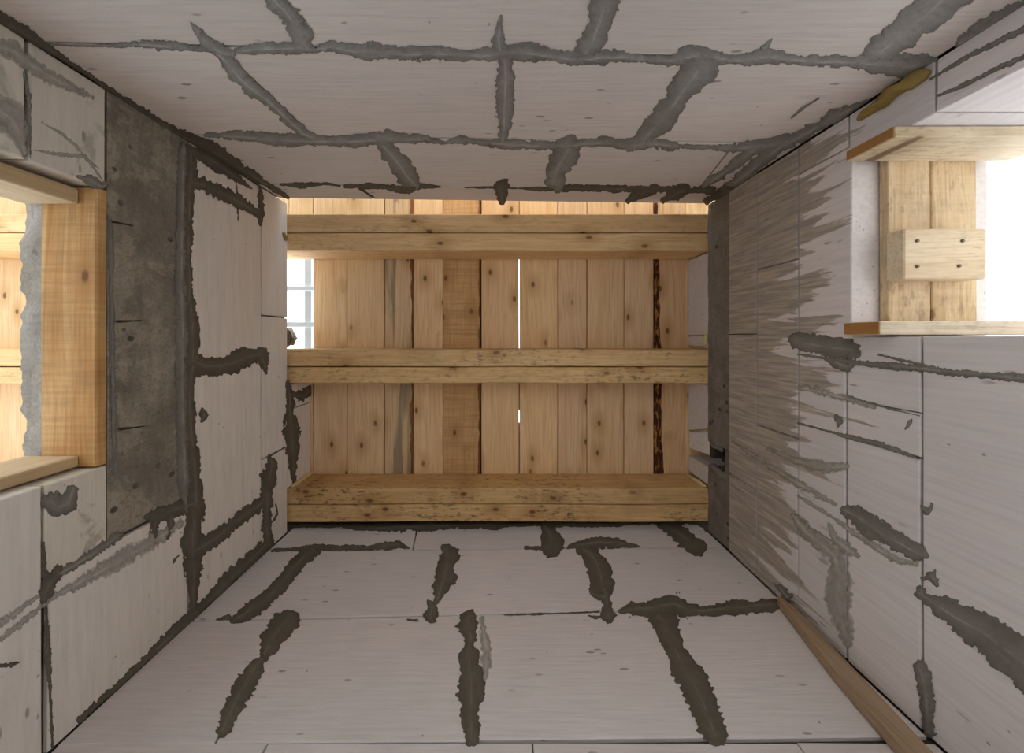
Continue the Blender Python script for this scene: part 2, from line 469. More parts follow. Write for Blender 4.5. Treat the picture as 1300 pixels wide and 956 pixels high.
def smear(parent, fn, pts, mat, hgt=0.0026, rag=1.0, name='mortar_smear', drag=(0.07, 0.30)):
    """mortar squeezed from a joint and wiped over it: a thin raised patch with a torn outline.
    pts: (u, v, half width) along the joint on the wall given by fn; drag: how the trowel pulled the rim"""
    sd = random.uniform(0, 500)
    wm = max(p[2] for p in pts)
    pad = wm * 1.9 + 4
    u0 = min(p[0] for p in pts) - pad; u1 = max(p[0] for p in pts) + pad
    v0 = min(p[1] for p in pts) - pad; v1 = max(p[1] for p in pts) + pad
    st = 1.15 if wm < 3.2 else (1.5 if wm < 14 else 2.0)
    nu, nv = int((u1 - u0) / st) + 1, int((v1 - v0) / st) + 1
    segs = []
    for a, b in zip(pts, pts[1:]):
        dx, dy = b[0] - a[0], b[1] - a[1]
        segs.append((a[0], a[1], dx, dy, max(1e-6, dx * dx + dy * dy), a[2], b[2] - a[2]))
    N = noise.noise
    val = {}
    def field(i, j):
        k = (i, j)
        if k in val:
            return val[k]
        x, y = u0 + i * st, v0 + j * st
        best = -1e9; bw = 1.0; bd = 1e9
        for (ax, ay, dx, dy, l2, w0, dw) in segs:
            t = ((x - ax) * dx + (y - ay) * dy) / l2
            t = 0.0 if t < 0 else (1.0 if t > 1 else t)
            d = math.hypot(x - ax - dx * t, y - ay - dy * t)
            w = w0 + dw * t
            if w - d > best:
                best = w - d; bw = w; bd = d
        if best < -(bw * 0.9 + 3):
            val[k] = (-1.0, 0.0, bd)
            return val[k]
        f = best
        f += min(bw, 14) * 0.34 * N(Vector((x * 0.045, y * 0.045, sd)))
        f += rag * min(bw, 9) * 0.36 * N(Vector((x * drag[0], y * drag[1], sd + 31)))
        f += rag * min(bw * 0.5, 2.4) * N(Vector((x * 0.24, y * 0.24, sd + 57)))
        f += rag * min(bw * 0.35, 1.5) * N(Vector((x * 0.62, y * 0.62, sd + 83)))
        val[k] = (f, bw, bd)
        return val[k]
    V, Fc, TH, RG, idx = [], [], [], [], {}
    hh = hgt * random.uniform(0.8, 1.2)
    def put(key, x, y, f, bw, bd):
        if key in idx:
            return idx[key]
        r = min(1.0, max(0.0, f) / 3.0)
        h = 0.0009 + hh * r * (0.75 + 0.5 * N(Vector((x * 0.11, y * 0.11, sd + 7))) + 0.25 * N(Vector((x * 0.4, y * 0.4, sd))))
        mid = max(0.0, 1.0 - bd / (0.28 * bw + 0.8)) if bw > 4 else 0.0
        h += 0.0012 * mid * (1.0 if bw > 4 else 0)
        idx[key] = len(V)
        V.append(fn(x, y, max(0.0008, h) / S))
        TH.append(min(1.0, max(0.0, f) / max(2.0, bw * 0.8)))
        RG.append(max(0.0, 1.0 - bd / 1.5) * (1.0 if bw > 4.5 else 0.0) * min(1.0, max(0.0, 0.6 + 1.6 * N(Vector((x * 0.05, y * 0.05, sd + 11))))))
        return idx[key]
    for i in range(nu):
        for j in range(nv):
            cs = [(i, j), (i + 1, j), (i + 1, j + 1), (i, j + 1)]
            fs = [field(*c) for c in cs]
            if max(q[0] for q in fs) <= 0:
                continue
            poly = []
            for k in range(4):
                c, d = cs[k], cs[(k + 1) % 4]
                fc, fd = fs[k], fs[(k + 1) % 4]
                if fc[0] > 0:
                    poly.append(put(c, u0 + c[0] * st, v0 + c[1] * st, *fc))
                if (fc[0] > 0) != (fd[0] > 0):
                    t = fc[0] / (fc[0] - fd[0])
                    key = (min(c, d), max(c, d))
                    poly.append(put(key, u0 + (c[0] + (d[0] - c[0]) * t) * st, v0 + (c[1] + (d[1] - c[1]) * t) * st, 0.0, max(fc[1], fd[1]), max(fc[2], fd[2])))
            if len(poly) >= 3:
                Fc.append(tuple(poly))
    if not Fc:
        return None
    me = bpy.data.meshes.new(name)
    me.from_pydata([tuple(v) for v in V], [], Fc)
    at = me.attributes.new('thick', 'FLOAT', 'POINT')
    at.data.foreach_set('value', TH)
    me.attributes.new('ridge', 'FLOAT', 'POINT').data.foreach_set('value', RG)
    # faces should look into the room
    c = sum((V[q] for q in Fc[0]), Vector()) / len(Fc[0])
    if me.polygons[0].normal.dot(Vector((0, 0, c.z)) - c) < 0:
        me.flip_normals()
    for pl in me.polygons: pl.use_smooth = True
    me.update()
    return link(name, me, mat, parent)

def blob(name, pts_r, mat, parent, seed=0, amp=0.3, seg=10):
    """lumpy tube (foam, dried mortar) through points (Vector, radius)"""
    V, Fc = [], []
    n = len(pts_r)
    sub = 5
    rings = []
    for i in range(n - 1):
        for k in range(sub):
            t = k / sub
            rings.append((pts_r[i][0].lerp(pts_r[i + 1][0], t), pts_r[i][1] * (1 - t) + pts_r[i + 1][1] * t))
    rings.append(pts_r[-1])
    for i, (p, r) in enumerate(rings):
        a = rings[max(0, i - 1)][0]; b = rings[min(len(rings) - 1, i + 1)][0]
        d = (b - a).normalized()
        e1 = d.orthogonal().normalized(); e2 = d.cross(e1)
        rr = r * (0.35 if i in (0, len(rings) - 1) else 1.0)
        for j in range(seg):
            an = 2 * math.pi * j / seg
            k = 1 + amp * (noise.noise(Vector((p.x * 30 + seed, p.y * 30 + math.cos(an), p.z * 30 + math.sin(an)))) * 1.6)
            V.append(p + (e1 * math.cos(an) + e2 * math.sin(an)) * rr * k)
    R = len(rings)
    for i in range(R - 1):
        for j in range(seg):
            j2 = (j + 1) % seg
            Fc.append((i * seg + j, i * seg + j2, (i + 1) * seg + j2, (i + 1) * seg + j))
    Fc.append(tuple(range(seg))); Fc.append(tuple((R - 1) * seg + j for j in range(seg)))
    me = mesh(name, V, Fc)
    for pl in me.polygons: pl.use_smooth = True
    return link(name, me, mat, parent)

# ------------------------------------------------------------------ ground and floor
g = 12.0
me = mesh('ground', [(-g, -g, -0.06), (g, -g, -0.06), (g, g, -0.06), (-g, g, -0.06), (-g, -g, -0.3), (g, -g, -0.3), (g, g, -0.3), (-g, g, -0.3)],
          [(0, 1, 2, 3), (4, 5, 6, 7), (0, 1, 5, 4), (1, 2, 6, 5), (2, 3, 7, 6), (3, 0, 4, 7)])
tag(link('ground', me, 'ground'), kind='structure')
me = boxes_mesh('floor', [((-2.7, -1.25, FL - 0.05), (1.12, 1.15, FL))])
tag(link('floor', me, 'slab'), kind='structure')

# ------------------------------------------------------------------ walls
TH_T, TH_B, TH_L, TH_R = 0.14, 0.14, 0.125, 0.304
REC = 0.009
WLY0, WLY1 = -0.298, 0.259          # left window opening
WRY0, WRY1 = -0.405, -0.003         # right window opening
SILL = -0.375
DX0, DX1, DZ = -0.12, 0.66, 0.43    # doorway in the back wall, below the frame

def wall_root(name, boxes_):
    me = boxes_mesh(name, boxes_)
    o = link(name, me, 'joint', recenter=True)
    tag(o, kind='structure')
    return o

# --- back wall (top of the picture)
wt = wall_root('wall_back', [
    ((XL - TH_L + REC, YT - TH_T + REC, FL), (DX0 - REC, YT - REC, 1.150)),
    ((DX1 + REC, YT - TH_T + REC, FL), (XR + 0.1, YT - REC, 1.150)),
    ((DX0 - REC, YT - TH_T + REC, DZ + REC), (DX1 + REC, YT - REC, 1.150))])
def J1(u): return 55 + 0.022 * (u - 63)
def J2(u): return 172 + 0.0145 * (u - 267)
def J3(u): return 234 + 0.0115 * (u - 356)
def J4(u): return 252 + 0.013 * (u - 364)
def J0(u): return -240.0
def J00(u): return -1500.0
def uLT(v): return U0 + XL / YT * (v - V0)
def uRT(v): return U0 + XR / YT * (v - V0)
def top_row(ja, jb, joints, mat='block_back'):
    """ja: lower course line (farther from the zenith), jb: upper; joints: list of (u at ja, u at jb)"""
    ends = []
    for t in ([None] + joints + ['R']):
        if t is None or t == 'R':
            f = uLT if t is None else uRT
            ua = f(ja(f(ja(0)))); ub = f(jb(f(jb(0))))
        else:
            ua, ub = t
        ends.append((ua, ja(ua), ub, jb(ub)))
    for a, b in zip(ends, ends[1:]):
        q = [onT(a[0], a[1]), onT(b[0], b[1]), onT(b[2], b[3]), onT(a[2], a[3])]
        block(wt, q, (0, 1, 0), TH_T * S, mat)
top_row(J3, J4, [(455, 474), (636, 637), (815, 806)])
top_row(J2, J3, [(488, 528), (725, 707), (934, 888)])
top_row(J1, J2, [(276, 398), (642, 637), (895, 819)])
top_row(J0, J1, [(155, 391), (880, 753), (1610, 1112)])
# courses below the frame, down to the floor, round the doorway
def xz(y, x0, x1, z0, z1):
    return [P(x0, y, z0), P(x1, y, z0), P(x1, y, z1), P(x0, y, z1)]
zt0 = YT * F / (-240.0 - V0)
rows = [(zt0, 0.05), (0.05, -0.2), (-0.2, -0.45), (-0.45, -0.7), (-0.7, -0.95), (-0.95, FL)]
for i, (zh, zl) in enumerate(rows):
    xs = [XL, -0.55 + 0.22 * (i % 2), DX0]
    for a, b in zip(xs, xs[1:]):
        block(wt, xz(YT, a, b, zl, zh), (0, 1, 0), TH_T * S, 'block_back')
    block(wt, xz(YT, DX1, XR, zl, zh), (0, 1, 0), TH_T * S, 'block_back')

# --- front wall (bottom of the picture)
wb = wall_root('wall_front', [((XL - TH_L + REC, YB + REC, FL), (XR + 0.1, YB + TH_B - REC, 1.178)),
    ((XL - TH_L + REC, YB + 0.0015, 1.178), (XR + 0.1, YB + TH_B - REC, 1.333))])
def K0(u): return 667 - 0.008 * (u - 372)
def K1(u): return 699 - 0.008 * (u - 350)
def K2(u): return 788 - 0.022 * (u - 240)
def K3(u): return 941 - 0.010 * (u - 600)
def uLB(v): return U0 + XL / YB * (v - V0)
def uRB(v): return U0 + XR / YB * (v - V0)
def bot_row(ja, jb, joints, mat='block_front'):
    ends = []
    for t in ([None] + joints + ['R']):
        if t is None or t == 'R':
            f = uLB if t is None else uRB
            ua = f(ja(f(ja(0)))); ub = f(jb(f(jb(0))))
        else:
            ua, ub = t
        ends.append((ua, ja(ua), ub, jb(ub)))
    for a, b in zip(ends, ends[1:]):
        q = [onB(a[0], a[1]), onB(b[0], b[1]), onB(b[2], b[3]), onB(a[2], a[3])]
        block(wb, q, (0, -1, 0), TH_B * S, mat)
bot_row(K1, K0, [(524, 531), (697, 695), (882, 846)])
bot_row(K2, K1, [(300, 392), (549, 568), (774, 748)])
bot_row(K3, K2, [(272, 366), (599, 597), (914, 838)])
zk = YB * F / (941 - V0)
rows = [(zk, 0.304), (0.304, 0.05), (0.05, -0.2), (-0.2, -0.45), (-0.45, -0.7), (-0.7, -0.95), (-0.95, FL)]
for i, (zh, zl) in enumerate(rows):
    xs = [XL] + [x for x in (-0.66, -0.18, 0.30)] + [XR] if i % 2 else [XL, -0.42, 0.06, 0.54, XR]
    for a, b in zip(xs, xs[1:]):
        block(wb, xz(YB, a, b, zl, zh), (0, -1, 0), TH_B * S, 'block_front')

# --- left wall
HL = 0.642
wl = wall_root('wall_left', [
    ((XL - TH_L + REC, YT, FL), (XL - REC, WLY0 - REC, HL)),
    ((XL - TH_L + REC, WLY1 + REC, FL), (XL - REC, YB, HL)),
    ((XL - TH_L + REC, WLY0 - REC, FL), (XL - REC, WLY1 + REC, SILL - REC)),
    ((XL - TH_L + REC, YT, 0.815), (XL - REC, YB, 1.183)),
    ((XL - TH_L + REC, 0.415, HL), (XL - REC, YB, 0.815)),
    ((XL - TH_L + REC, 0.186, 1.183), (XL - REC, 0.566, 1.325))])
def yzL(y0, y1, z0, z1):
    return [P(XL, y0, z0), P(XL, y1, z0), P(XL, y1, z1), P(XL, y0, z1)]
def LB(y0, y1, z0, z1, mat='block_left'):
    return block(wl, yzL(y0, y1, z0, z1), (1, 0, 0), TH_L * S, mat)
LB(YT, WLY0, 0.533, HL - 0.002, 'block_left_dirty')
LB(YT, WLY0, 0.29, 0.533, 'block_left_dirty')
LB(WLY1, 0.424, 0.552, HL, 'block_left_dirty')
LB(0.424, YB, 0.556, 0.808)
LB(WLY1, YB, 0.30, 0.552)
# course above the lintel
for a, b in ((YT, -0.41), (-0.41, 0.071), (0.071, 0.555), (0.555, YB)):
    LB(a, b, 0.812, 1.057)
block(wl, [P(XL, 0.415, 0.812), P(XL, 0.415, 0.812), P(XL, 0.42, 0.814), P(XL, 0.42, 0.812)], (1, 0, 0), 0.02, 'block_left') if False else None
for a, b in ((YT, -0.073), (-0.073, 0.413), (0.413, YB)):
    LB(a, b, 1.057, 1.187)
LB(0.18, 0.275, 1.187, 1.333)
LB(0.275, 0.572, 1.187, 1.333)
LB(YT - 0.14, YT, 1.06, 1.187) if False else None
rows = [(0.29, 0.05), (0.05, -0.2), (-0.2, SILL), (SILL, -0.62), (-0.62, -0.87), (-0.87, FL)]
for i, (zh, zl) in enumerate(rows):
    if zl >= SILL - 1e-6:
        LB(YT, WLY0, zl, zh); LB(WLY1, YB, zl, zh + (0.01 if i == 0 else 0))
    else:
        ys = [YT, -0.1 + 0.22 * (i % 2), 0.36 + 0.2 * (i % 2), YB]
        for a, b in zip(ys, ys[1:]):
            LB(a, b, zl, zh)

# cast concrete lintel over the left window, rough underside behind the formwork board
def rough_box(name, a, b, mat, parent, cuts=(6, 24, 6), amp=0.004, freq=1.0, seed=0):
    V, Fc = box_vf(a, b)
    me = mesh(name, V, Fc)
    bm = bmesh.new(); bm.from_mesh(me)
    for ax in range(3):
        es = [e for e in bm.edges if abs((e.verts[0].co - e.verts[1].co)[ax]) > 1e-6 and
              all(abs((e.verts[0].co - e.verts[1].co)[k]) < 1e-5 for k in range(3) if k != ax)]
        if cuts[ax] > 1:
            bmesh.ops.subdivide_edges(bm, edges=es, cuts=cuts[ax] - 1, use_grid_fill=True)
    for v in bm.verts:
        v.co += (Vector((fb(v.co.y * 14 * freq + seed, v.co.z * 14), fb(v.co.z * 16 + seed, v.co.x * 14 + 5), fb(v.co.y * 15 + seed, v.co.x * 15 + 9))) + Vector((1, 0, 0)) * (freq - 1) * 0.5 * fb(v.co.y * 70 + seed, v.co.z * 20)) * amp
    bmesh.ops.recalc_face_normals(bm, faces=bm.faces)
    bm.to_mesh(me); bm.free()
    return link(name, me, mat, parent)
rough_box('concrete_lintel', (XL - TH_L, YT, HL), (XL - 0.0012, 0.416, 0.810), 'concrete_lintel', wl, (5, 60, 10), 0.0010, seed=3)
# the torn concrete skirt on the far side of the lintel
rough_box('concrete_lip', (XL - TH_L - 0.035, WLY0 - 0.01, 0.632), (XL - TH_L + 0.012, WLY1 + 0.01, 0.80), 'rubble', wl, (3, 150, 8), 0.009, 1.7, seed=21)

# --- right wall
HR = 0.705
wr = wall_root('wall_right', [
    ((XR + REC, YT, FL), (XR + TH_R - REC, WRY0 - REC, HR)),
    ((XR + REC, WRY1 + REC, FL), (XR + TH_R - REC, YB, HR)),
    ((XR + REC, WRY0 - REC, FL), (XR + TH_R - REC, WRY1 + REC, SILL - REC)),
    ((XR + REC, YT, HR + REC), (XR + TH_R - REC, YB, 1.085))])
def yzR(y0, y1, z0, z1, x=XR):
    return [P(x, y0, z0), P(x, y1, z0), P(x, y1, z1), P(x, y0, z1)]
def RB(y0, y1, z0, z1, mat='block_right', depth=TH_R, x=XR):
    return block(wr, yzR(y0, y1, z0, z1, x), (-1, 0, 0), depth * S, mat)
def rrow(ys, z0, z1):
    for a, b in zip(ys, ys[1:]):
        RB(a, b, z0, z1)
rrow([YT, -0.01, 0.47, YB], 0.969, 1.086)
rrow([YT, -0.207, 0.27, YB], 0.834, 0.969)
RB(YT, -0.43, 0.713, 0.834); RB(-0.43, 0.035, HR, 0.834); RB(0.035, 0.485, 0.717, 0.834); RB(0.485, YB, 0.717, 0.834)
rrow([WRY1, 0.143, 0.2275, 0.40, YB], 0.59, 0.717)
rrow([WRY1, 0.478, YB], 0.467, 0.59)
RB(YT, WRY0, 0.571, 0.713)
RB(YT, WRY0, 0.33, 0.571)
rows = [(0.467, 0.345), (0.345, 0.225), (0.225, 0.10), (0.10, -0.02), (-0.02, -0.14), (-0.14, -0.26), (-0.26, SILL),
        (SILL, -0.50), (-0.50, -0.63), (-0.63, -0.76), (-0.76, -0.89), (-0.89, -1.0), (-1.0, FL)]
for i, (zh, zl) in enumerate(rows):
    o_ = 0.22 * (i % 2)
    if zl >= SILL - 1e-6:
        if zh < 0.34: RB(YT, WRY0, zl, min(zh, 0.33))
        elif zl < 0.33: RB(YT, WRY0, zl, 0.33)
        rrow([WRY1, 0.2 + o_, YB], zl, zh)
    else:
        rrow([YT, -0.3 + o_, 0.2 + o_, YB], zl, zh)

# concrete ring beam on top of the right wall, broken out at one place
def ring_piece(y0, y1, z0, z1, seed, cuts=40):
    return rough_box('concrete_ring_beam', (XR + 0.004, y0, z0), (XR + TH_R, y1, z1), 'concrete_ring', wr, (6, cuts, 6), 0.0026, seed=seed)
ring_piece(YT, 0.395, 1.087, 1.199, 11, 60)
ring_piece(0.395, 0.495, 1.087, 1.108, 5, 6)
ring_piece(0.488, YB, 1.087, 1.199, 17, 20)
# broken lip beside the hole
blob('mortar_lump', [(P(0.805, 0.484, 1.19), 0.012), (P(0.800, 0.492, 1.16), 0.016), (P(0.798, 0.492, 1.12), 0.016), (P(0.800, 0.480, 1.105), 0.010)], 'concrete_ring', wr, 4, 0.6)
blob('mortar_lump', [(P(0.802, 0.392, 1.19), 0.010), (P(0.800, 0.400, 1.16), 0.014), (P(0.800, 0.405, 1.125), 0.010)], 'concrete_ring', wr, 8, 0.6)
# infill blocks between the beam ends
RB(-0.325, -0.006, 1.201, 1.330, 'block_front', 0.26, 0.796)
RB(-0.006, 0.036, 1.201, 1.330, 'block_front', 0.26, 0.796)
block(wr, [P(0.796, 0.182, 1.201), P(0.796, 0.352, 1.201), P(0.796, 0.372, 1.265), P(0.796, 0.395, 1.330), P(0.796, 0.182, 1.330)], (-1, 0, 0), 0.1, 'block_front')
block(wr, [P(0.800, 0.362, 1.2005), P(0.800, 0.452, 1.2005), P(0.800, 0.468, 1.332), P(0.800, 0.40, 1.332)], (-1, 0, 0), 0.2, 'block_clean')
link('hole_shade_fill', boxes_mesh('hole_shade_fill', [((0.845, 0.39, 1.107), (1.09, 0.470, 1.20)), ((0.801, 0.397, 1.180), (0.845, 0.455, 1.2003)), ((1.0, 0.45, 1.2), (1.05, 0.50, 1.33))]), 'joint', wr)  # added dark boxes standing in for the shade inside the hole
block(wr, [P(0.845, 0.493, 1.112), P(0.845, 0.53, 1.112), P(0.802, 0.53, 1.20), P(0.802, 0.496, 1.20)], Vector((-1, 0, -.45)).normalized(), 0.1, 'block_front')
block(wr, [P(0.796, 0.497, 1.201), P(0.796, 0.566, 1.201), P(0.796, 0.566, 1.328), P(0.796, 0.497, 1.328)], (-1, 0, 0), 0.26, 'block_front')

# ------------------------------------------------------------------ ceiling boards
ceil = empty('ceiling', P(0, 0, ZC), kind='structure')
BT = 0.022
edges = [397, 440, 487, 524, 562, 610, 659, 708, 745, 792, 830, 870]
tints = {0: (1.00, 0.97, 0.92), 1: (1.0, .98, .93), 2: (0.90, .90, .88), 3: (1.05, 1.0, .92), 4: (.92, .86, .78), 5: (1.06, 1.0, .90),
         6: (1.08, 1.02, .90), 7: (.97, .93, .90), 8: (.97, .94, .88), 9: (.98, .96, .94), 10: (.90, .83, .76)}
bx = [(u - U0) / F * ZC for u in edges]
kinds = {2: 'board_blue', 4: 'board_rough'}
gaps = {1: .0026, 2: .0042, 3: .0036, 4: .0026, 5: .0042, 6: 0.0026, 7: .0036, 8: .0024, 9: .0028, 10: .003}
Y0B, Y1B = -1.12, 1.10
for i in range(11):
    x0, x1 = bx[i], bx[i + 1]
    gl = gaps.get(i, 0.002)
    dz = random.uniform(0, 0.002)
    o = timber('board', (x0 + gl, Y0B + random.uniform(0, .05), ZC + dz), (x1 - 0.0006, Y1B - random.uniform(0, .05), ZC + BT + dz),
               kinds.get(i, 'board'), ceil, tints[i], 0.002, 0.0012, 24)
    if i in (2, 4, 10):
        # waney edge with bark left on
        V, Fc = [], []
        n = 120
        for k in range(n + 1):
            y = -0.62 + 1.25 * k / n
            if i == 10:
                w = 0.026 + 0.010 * fb(y * 3.0, 1.3) + 0.006 * fb(y * 17, 4.4)
                w *= 0.75 + 0.9 * max(0, y + 0.2)
            else:
                w = max(0.002, 0.006 + 0.008 * fb(y * 2.6, 1.3 + i) + 0.006 * fb(y * 19, 4.4 + i))
            for q, h in ((-0.004, 0.004), (0.1, -0.003), (0.55, -0.0045), (0.9, -0.002), (1.0, 0.001)):
                V.append(P((x0 + 0.001 + max(q, -0.002) * w) if i == 10 else (x1 - 0.0005 - max(q, -0.002) * w), y, ZC + (h + 0.0016 * fb(y * 40, q * 7)) * 1.0))
        for k in range(n):
            for j in range(4):
                a = k * 5 + j
                Fc.append((a, a + 1, a + 6, a + 5))
        bo = link('bark_edge', mesh('bark_edge', V, Fc), 'bark' if i == 10 else 'wane', o)
        bo['label'] = 'strip of dark bark along the waney edge' if i == 10 else 'thin reddish brown waney edge'
        bo.matrix_parent_inverse = Matrix.Translation(-(o.location + ceil.location)) if False else bo.matrix_parent_inverse
# board over the right wall, two over the left wall (leaving the opening), then the next room
timber('board', (bx[11] + 0.001, Y0B, ZC), (bx[11] + 0.15, Y1B, ZC + BT), 'board', ceil, (1.0, .96, .85), 0.002)
timber('board', (bx[11] + 0.152, Y0B, ZC), (bx[11] + 0.31, Y1B, ZC + BT), 'board', ceil, (1.0, .96, .85), 0.002)
xl_ = (367 - U0) / F * ZC
timber('board', (xl_, Y0B, ZC), (bx[0] - 0.001, -0.375, ZC + BT), 'board', ceil, (1, .97, .9), 0.002)
timber('board', (xl_, 0.11, ZC), (bx[0] - 0.001, Y1B, ZC + BT), 'board', ceil, (1, .97, .9), 0.002)
x = xl_ - 0.001
for k in range(11):
    w = random.choice((0.125, 0.145, 0.155, 0.16))
    if k == 0:
        timber('board', (x - w, Y0B, ZC), (x - 0.001, -0.375, ZC + BT), 'board', ceil, (1, .97, .92), 0.002)
        timber('board', (x - w, 0.11, ZC), (x - 0.001, Y1B, ZC + BT), 'board', ceil, (1, .97, .92), 0.002)
    else:
        t_ = random.uniform(0.96, 1.05)
        timber('board', (x - w, Y0B, ZC), (x - 0.001, Y1B, ZC + BT), 'board', ceil, (t_, t_ * .98, t_ * .93), 0.002)
    x -= w
XEND = x
# added dark sheets block sky light at seams, except the open seam and opening
zf0, zf1 = ZC + BT + 0.005, ZC + BT + 0.008
xs_ = bx[6] + 0.0018
xh0, xh1 = xl_ - 0.165, bx[0] - 0.001
sheets = [((XEND, Y0B), (xh0, Y1B)), ((xh0 + .0005, Y0B), (xh1, -0.38)), ((xh0 + .0005, 0.115), (xh1, Y1B)),
          ((xh1 + .0005, Y0B), (xs_ - 0.004, Y1B)), ((xs_ + 0.004, Y0B), (bx[11] + .31, Y1B)),
          ((xs_ - .004, Y0B), (xs_ + .004, -0.345)), ((xs_ - .004, 0.05), (xs_ + .004, 0.315)), ((xs_ - .004, 0.37), (xs_ + .004, Y1B))]
for (a_, b_) in sheets:
    link('seam_light_block', boxes_mesh('seam_light_block', [((a_[0], a_[1], zf0), (b_[0], b_[1], zf1))]), 'light_block', ceil)

# ------------------------------------------------------------------ beams: two planks side by side on edge
def beam(label, ys, mats, cols):
    root = empty('ceiling_beam', P(0, ys[1], ZB), label, 'beam', 'twin plank beams under the board ceiling')
    for k in range(2):
        timber('plank', (XEND + 0.1, ys[k] + 0.002, ZB + 0.0005 * k), (XR + 0.09 , ys[k + 1] - 0.002, ZC - 0.0005), mats[k], root, cols[k], 0.0035, 0.0022, 40)
    return root
beam('pale twin plank beam nearest the light slit above the back wall', (-0.471, -0.398, -0.327), ('beam', 'beam'), ((1.0, 1.0, 1.0), (1.06, 1.05, 1.03)))
beam('middle twin plank beam crossing the room, knotty with a dark seam', (0.045, 0.113, 0.178), ('beam_mid', 'beam_mid'), ((1.0, .98, .95), (1.02, 1.0, .96)))
beam('dark speckled twin plank beam lying along the front wall', (0.576, 0.638, 0.706), ('beam_speckled', 'beam_speckled'), ((.98, .97, .95), (1.02, 1.0, .97)))

# pale roof battens far above, seen through the opening in the boards
for k, (y, w) in enumerate(((-0.342, 0.03), (-0.088, 0.035))):
    o = timber('roof_batten', (-2.9, y - w / 2, 2.2), (-0.7, y + w / 2, 2.23), 'pale', None, (1, 1, 1))
    tag(o, ('roof batten seen in the bright ceiling gap, nearer the pale beam', 'roof batten seen in the bright ceiling gap, nearer the middle beam')[k], 'batten', 'roof battens above the gap')
o = timber('roof_rafter', (-1.38, -1.1, 2.23), (-1.33, 1.1, 2.33), 'pale', None, (1, 1, 1))
tag(o, 'thin rafter carrying the roof battens above the bright gap', 'rafter')

# ------------------------------------------------------------------ left window: formwork under the lintel
o = timber('formwork_board', (XL - 0.108, WLY0 + 0.001, 0.622), (XL + 0.002, WLY1 - 0.002, 0.6405), 'form_orange', None, (1, 1, 1), 0.003, 0.003, 20)
tag(o, 'orange knotty formwork board under the grey lintel of the left window', 'board')
p1 = timber('prop_plank', (-0.935, -0.292, FL + 0.83 - 0.0), (-0.828, -0.262, 0.6215), 'prop', None, (1, 1, 1), 0.003, 0.002, 12)
tag(p1, 'upright prop plank in the left window, beside the dirty corner block', 'plank', 'prop planks of the left window')
p2 = timber('prop_plank', (-0.935, 0.235, FL + 0.83), (-0.828, 0.256, 0.6215), 'prop', None, (1.05, 1.03, 1.0), 0.003, 0.002, 12)
tag(p2, 'upright prop plank in the left window, on the blue-stained block side', 'plank', 'prop planks of the left window')
# tie wires sticking out of the lintel
for (u, v, du, dv) in ((144, 408, 24, -1), (148, 545, 24, -4), (139, 281, 16, 6)):
    a = onL(u, v, 0.003); b = onL(u + du * .5, v + dv * .6, 0.020); c = onL(u + du * 0.8, v + dv, 0.03)
    blob('tie_wire', [(a, 0.0035), (b, 0.0022), (c, 0.0018)], 'wire', wl, u, 0.1, 6)

# ------------------------------------------------------------------ right window: formwork of the head
ZF = 0.687
for k, (x0, x1) in enumerate(((0.849, 0.941), (0.944, 1.042))):
    o = timber('formwork_board', (x0, WRY0 + 0.004, ZF), (x1, WRY1 - 0.003, ZF + 0.0175), 'form_y', None, ((1, .98, .95), (1, .97, .9))[k], 0.002, 0.0012, 14)
    tag(o, ('weathered formwork board under the right window head, room side', 'weathered formwork board under the right window head, next to the sky')[k], 'board', 'formwork boards of the right window')
o = timber('bearer_plank', (0.757, WRY0 + 0.0005, 0.602), (1.105, WRY0 + 0.022, ZF - 0.0005), 'form_x', None, (1, 1, .97), 0.002, 0.0015, 10)
tag(o, 'knotty bearer plank with a brown end, in the right window by the sunny jamb', 'plank')
e = timber('plank_end', (0.7545, WRY0 + 0.002, 0.604), (0.7575, WRY0 + 0.0205, ZF - 0.002), 'brown_end', o, None, 0.0)  # brown cap; shade of the room-facing end is put into its colour
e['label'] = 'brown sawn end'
o = timber('bearer_plank', (0.752, -0.0315, 0.621), (1.16, -0.0045, ZF - 0.0005), 'form_x', None, (1.12, 1.15, 1.22), 0.002, 0.0015, 10)
tag(o, 'whitish bearer plank with an orange end above the lilac block wall', 'plank')
e = timber('plank_end', (0.7495, -0.030, 0.623), (0.7525, -0.006, ZF - 0.002), 'brown_end', o, None, 0.0)
e['label'] = 'orange sawn end'
cl = timber('cleat_board', (0.842, -0.226, 0.655), (1.012, -0.121, ZF - 0.0005), 'form_x', None, (1.03, 1.0, .95), 0.003, 0.002, 8)
tag(cl, 'short cleat nailed across the two formwork boards in the right window', 'board')
for (x, y) in ((0.868, -0.20), (0.962, -0.20), (0.868, -0.147), (0.955, -0.148)):
    blob('nail', [(P(x, y, 0.656), 0.004), (P(x, y, 0.652), 0.0042)], 'nail', cl, x, 0.0, 8)

# plank standing in the corner of front and right wall
yp = YB - 0.004
V = [P(0.760, yp, 0.862), P(0.776, yp, 0.870), P(0.786, yp, 0.835), P(0.772, yp, 0.670), P(0.52, yp, FL), P(0.455, yp, FL), P(0.713, yp, 0.670)]
V2 = [v + Vector((0, -0.024 * S, 0)) for v in V]
V2[0] += Vector((0, 0.006, -0.004)); V2[1] += Vector((-0.008, 0.004, 0))
V2[2] += Vector((-0.014, 0, -0.01)); V2[3] += Vector((-0.018, 0, -0.004)); V2[4] += Vector((-0.018, 0, 0))
n = len(V)
me = mesh('wooden_plank', V + V2, [tuple(range(n)), tuple(range(n, 2 * n))] + [(i, (i + 1) % n, n + (i + 1) % n, n + i) for i in range(n)])
o = link('wooden_plank', me, 'batten')
tag(o, 'grey-brown wooden plank standing in the corner of front and right wall', 'plank')

